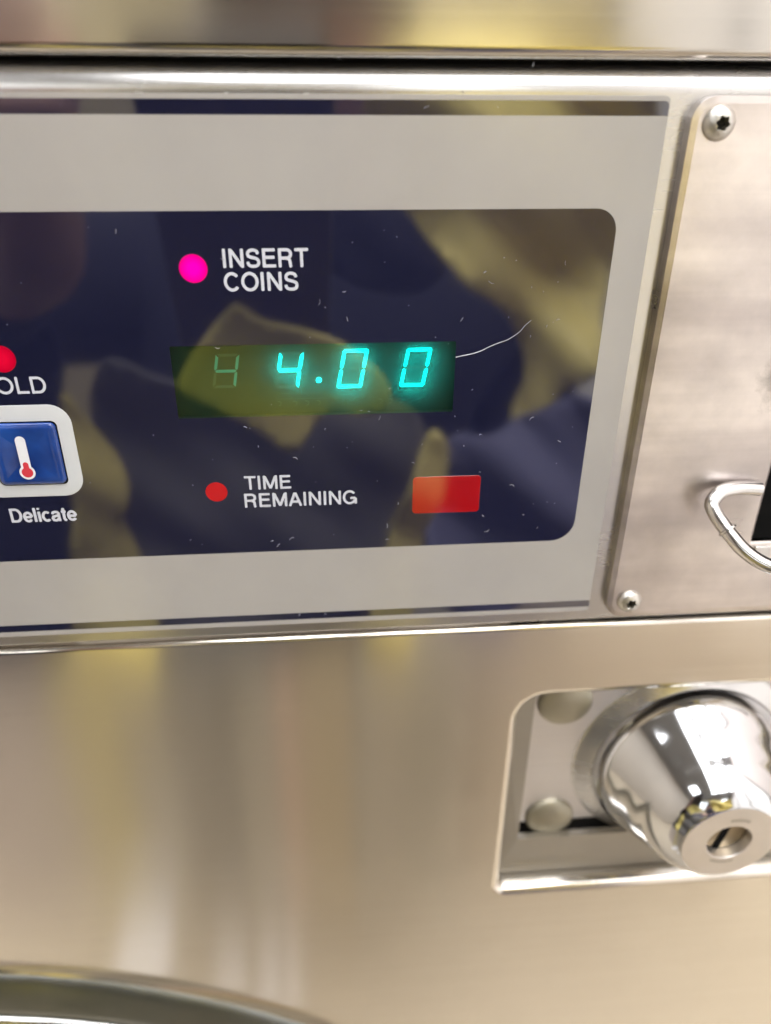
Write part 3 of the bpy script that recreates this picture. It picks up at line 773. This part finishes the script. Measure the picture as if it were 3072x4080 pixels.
for sx in (-1, 1):
    wx, wy, wz = (-125, -235, -75) if sx < 0 else (205, -560, -640)
    jk.append([(0, -640, -150, 128), (sx * 185, -640, -170, 80), (EL[sx][0], EL[sx][1], EL[sx][2], 62), ((wx + EL[sx][0]) / 2, (wy + EL[sx][1]) / 2, (wz + EL[sx][2]) / 2, 50), (wx + (EL[sx][0] - wx) * .08, wy + (EL[sx][1] - wy) * .08, wz + (EL[sx][2] - wz) * .08, 36)])
j = skin_obj('sweater', jk, M['navycloth'], person)
def mirrored(px_, py_, D):
    """point D mm in front of the panel whose reflection falls at this place of the photograph"""
    x, y, z = at(px_, py_, -D); return x, z
def fold(x, z):
    return 22 * math.sin(x / 26 + 1.6 * math.sin(z / 44)) + 14 * math.sin(z / 15 + x / 31) + 5 * math.sin((x + z) / 8.5)
def cloth(name, poly, D, mat, label=None, amp=1., step=9):
    """a folded piece of cloth 3 mm thick hanging D mm in front of the panel"""
    P = [mirrored(a, b, D) for a, b in poly]
    for _ in range(3):                              # round the corners: cloth has none
        P = [q for i, p in enumerate(P) for n2 in (P[(i + 1) % len(P)],) for q in ((.75 * p[0] + .25 * n2[0], .75 * p[1] + .25 * n2[1]), (.25 * p[0] + .75 * n2[0], .25 * p[1] + .75 * n2[1]))]
    P2 = []
    for i, p in enumerate(P):
        q = P[(i + 1) % len(P)]; n_ = max(1, int(math.dist(p, q) / step))
        P2 += [(p[0] + (q[0] - p[0]) * t / n_, p[1] + (q[1] - p[1]) * t / n_) for t in range(n_)]
    xs = [p[0] for p in P2]; zs = [p[1] for p in P2]; pts = [Vector(p) for p in P2]; m = len(pts)
    def inside(x, z):
        c = False
        for i in range(m):
            (a, b), (c_, d) = P2[i], P2[(i + 1) % m]
            if (b > z) != (d > z) and x < (c_ - a) * (z - b) / (d - b) + a: c = not c
        return c
    x = min(xs)
    while x < max(xs):
        z = min(zs)
        while z < max(zs):
            if inside(x, z): pts.append(Vector((x, z)))
            z += step
        x += step
    vv, ee, ff, _, _, _ = delaunay_2d_cdt(pts, [(i, (i + 1) % m) for i in range(m)], [], 0, 1e-4)
    F = [tuple(f) for f in ff if inside(sum(vv[i].x for i in f) / 3, sum(vv[i].y for i in f) / 3)]
    o = mk(name, [(v.x, -D + amp * fold(v.x, v.y), v.y) for v in vv], F, mat, person, angle=180)
    so_ = o.modifiers.new('thickness', 'SOLIDIFY'); so_.thickness = .003
    if label: o['label'] = label
    return o
M['greycloth'] = simple('grey_lining', (.16, .155, .15), .8)
M['palecloth'] = simple('pale_grey_band', (.60, .56, .47), .8)
M['tancloth'] = simple('tan_band', (.66, .57, .41), .7)
M['sandcloth'] = simple('sand_cloth', (.68, .60, .49), .8)
M['butter'] = simple('butter_cloth', (.72, .65, .40), .8)
M['mauvecloth'] = simple('mauve_grey_cloth', (.60, .54, .50), .8)
M['slatecloth'] = simple('slate_cloth', (.46, .43, .37), .8)
M['peachcloth'] = simple('peach_cloth', (.74, .60, .48), .8)
M['bluecloth'] = simple('washed_blue_cloth', (.13, .13, .22), .8)
cloth('jacket_panel', [(870, 430), (905, 500), (970, 570), (995, 602), (1060, 640), (1110, 690), (1145, 760), (1145, 830), (1105, 930), (1085, 970), (1150, 945), (1185, 870), (1270, 760), (1320, 660), (1420, 430), (1420, 90), (760, 90), (800, 300)], 330, M['cloth'], 'upper yellow jacket sleeve')
cloth('jacket_cuff', [(370, 840), (430, 740), (500, 655), (520, 655), (560, 692), (640, 705), (760, 745), (862, 845), (800, 905), (700, 880), (640, 990), (560, 930), (450, 875)], 172, M['cloth'], 'yellow jacket cuff', .15, 4)
cloth('jacket_hem', [(930, 920), (970, 950), (965, 1030), (905, 1200), (860, 1420), (760, 1420), (850, 1120), (900, 985)], 236, M['cloth'], 'yellow jacket edge', .4, 6)
cloth('jacket_front', [(135, 835), (160, 850), (200, 920), (265, 1010), (285, 1070), (262, 1120), (300, 1200), (380, 1420), (190, 1420), (155, 1180), (172, 1070), (148, 950)], 250, M['cloth'], 'yellow jacket front edge', .4, 6)
cloth('jacket_lining', [(220, 760), (280, 765), (340, 810), (500, 850), (860, 840), (930, 930), (870, 1120), (800, 1420), (300, 1420), (240, 1050), (190, 900)], 262, M['greycloth'], 'grey jacket lining', .3)
cloth('dark_side_cloth', [(-160, 600), (130, 620), (150, 950), (172, 1150), (180, 1420), (-160, 1420)], 300, M['navycloth'], 'dark cloth added to hide the pale room at the left', .4)  # unseen dark cloth added to block the pale room's reflection
cloth('dark_blocker', [(690, 425), (890, 425), (980, 560), (880, 640), (690, 600)], 380, M['navycloth'], 'dark cloth added to hide the wall', .4)  # unseen dark cloth added to keep the wall out of the reflection
cloth('lower_lining', [(940, 945), (1100, 955), (1180, 880), (1300, 800), (1300, 1300), (900, 1300)], 300, M['bluecloth'], 'faded blue cloth')
for x0, x1, m_ in ((-400, -243, 'mauvecloth'), (-241, -194, 'butter'), (-192, -154, 'palecloth'), (-152, -92, 'slatecloth'), (-90, -56, 'palecloth'), (-54, -34, 'peachcloth'), (-32, 15, 'tancloth'), (17, 122, 'palecloth'), (124, 420, 'sandcloth')):  # unseen coloured strips added so the brushed steel mirrors upright bands
    V = []; F = []; n_ = 8; m_z = 24
    for a_ in range(m_z + 1):
        for b_ in range(n_ + 1):
            x = x0 + (x1 - x0) * b_ / n_; z = -380 - 400 * a_ / m_z
            V.append((x, -390 + 5 * math.sin(x / 14) + .04 * (z + 380), z))
    for a_ in range(m_z):
        for b_ in range(n_): F.append((a_ * (n_ + 1) + b_, a_ * (n_ + 1) + b_ + 1, (a_ + 1) * (n_ + 1) + b_ + 1, (a_ + 1) * (n_ + 1) + b_))
    o = mk('band_strip', V, F, M[m_], person, angle=180)
    so_ = o.modifiers.new('thickness', 'SOLIDIFY'); so_.thickness = .003
skin_obj('trousers', [[(0, -700, -640, 172), (0, -700, -690, 165)], [(0, -700, -690, 165), (-98, -740, -800, 98), (-100, -780, -1100, 70)], [(0, -700, -690, 165), (98, -740, -800, 98), (100, -780, -1100, 70)]], M['wallgrey'], person)
mk('hair', [(v.x, v.y, v.z) for v in [Vector((88 * math.cos(t) * math.cos(p_), -615 + 92 * math.sin(t) * math.cos(p_), 62 + 98 * math.sin(p_))) for p_ in [-.2 + 1.75 * i / 8 for i in range(9)] for t in [2 * PI * j_ / 20 for j_ in range(20)]]], [(i * 20 + k_, i * 20 + (k_ + 1) % 20, (i + 1) * 20 + (k_ + 1) % 20, (i + 1) * 20 + k_) for i in range(8) for k_ in range(20)], M['hair'], person)
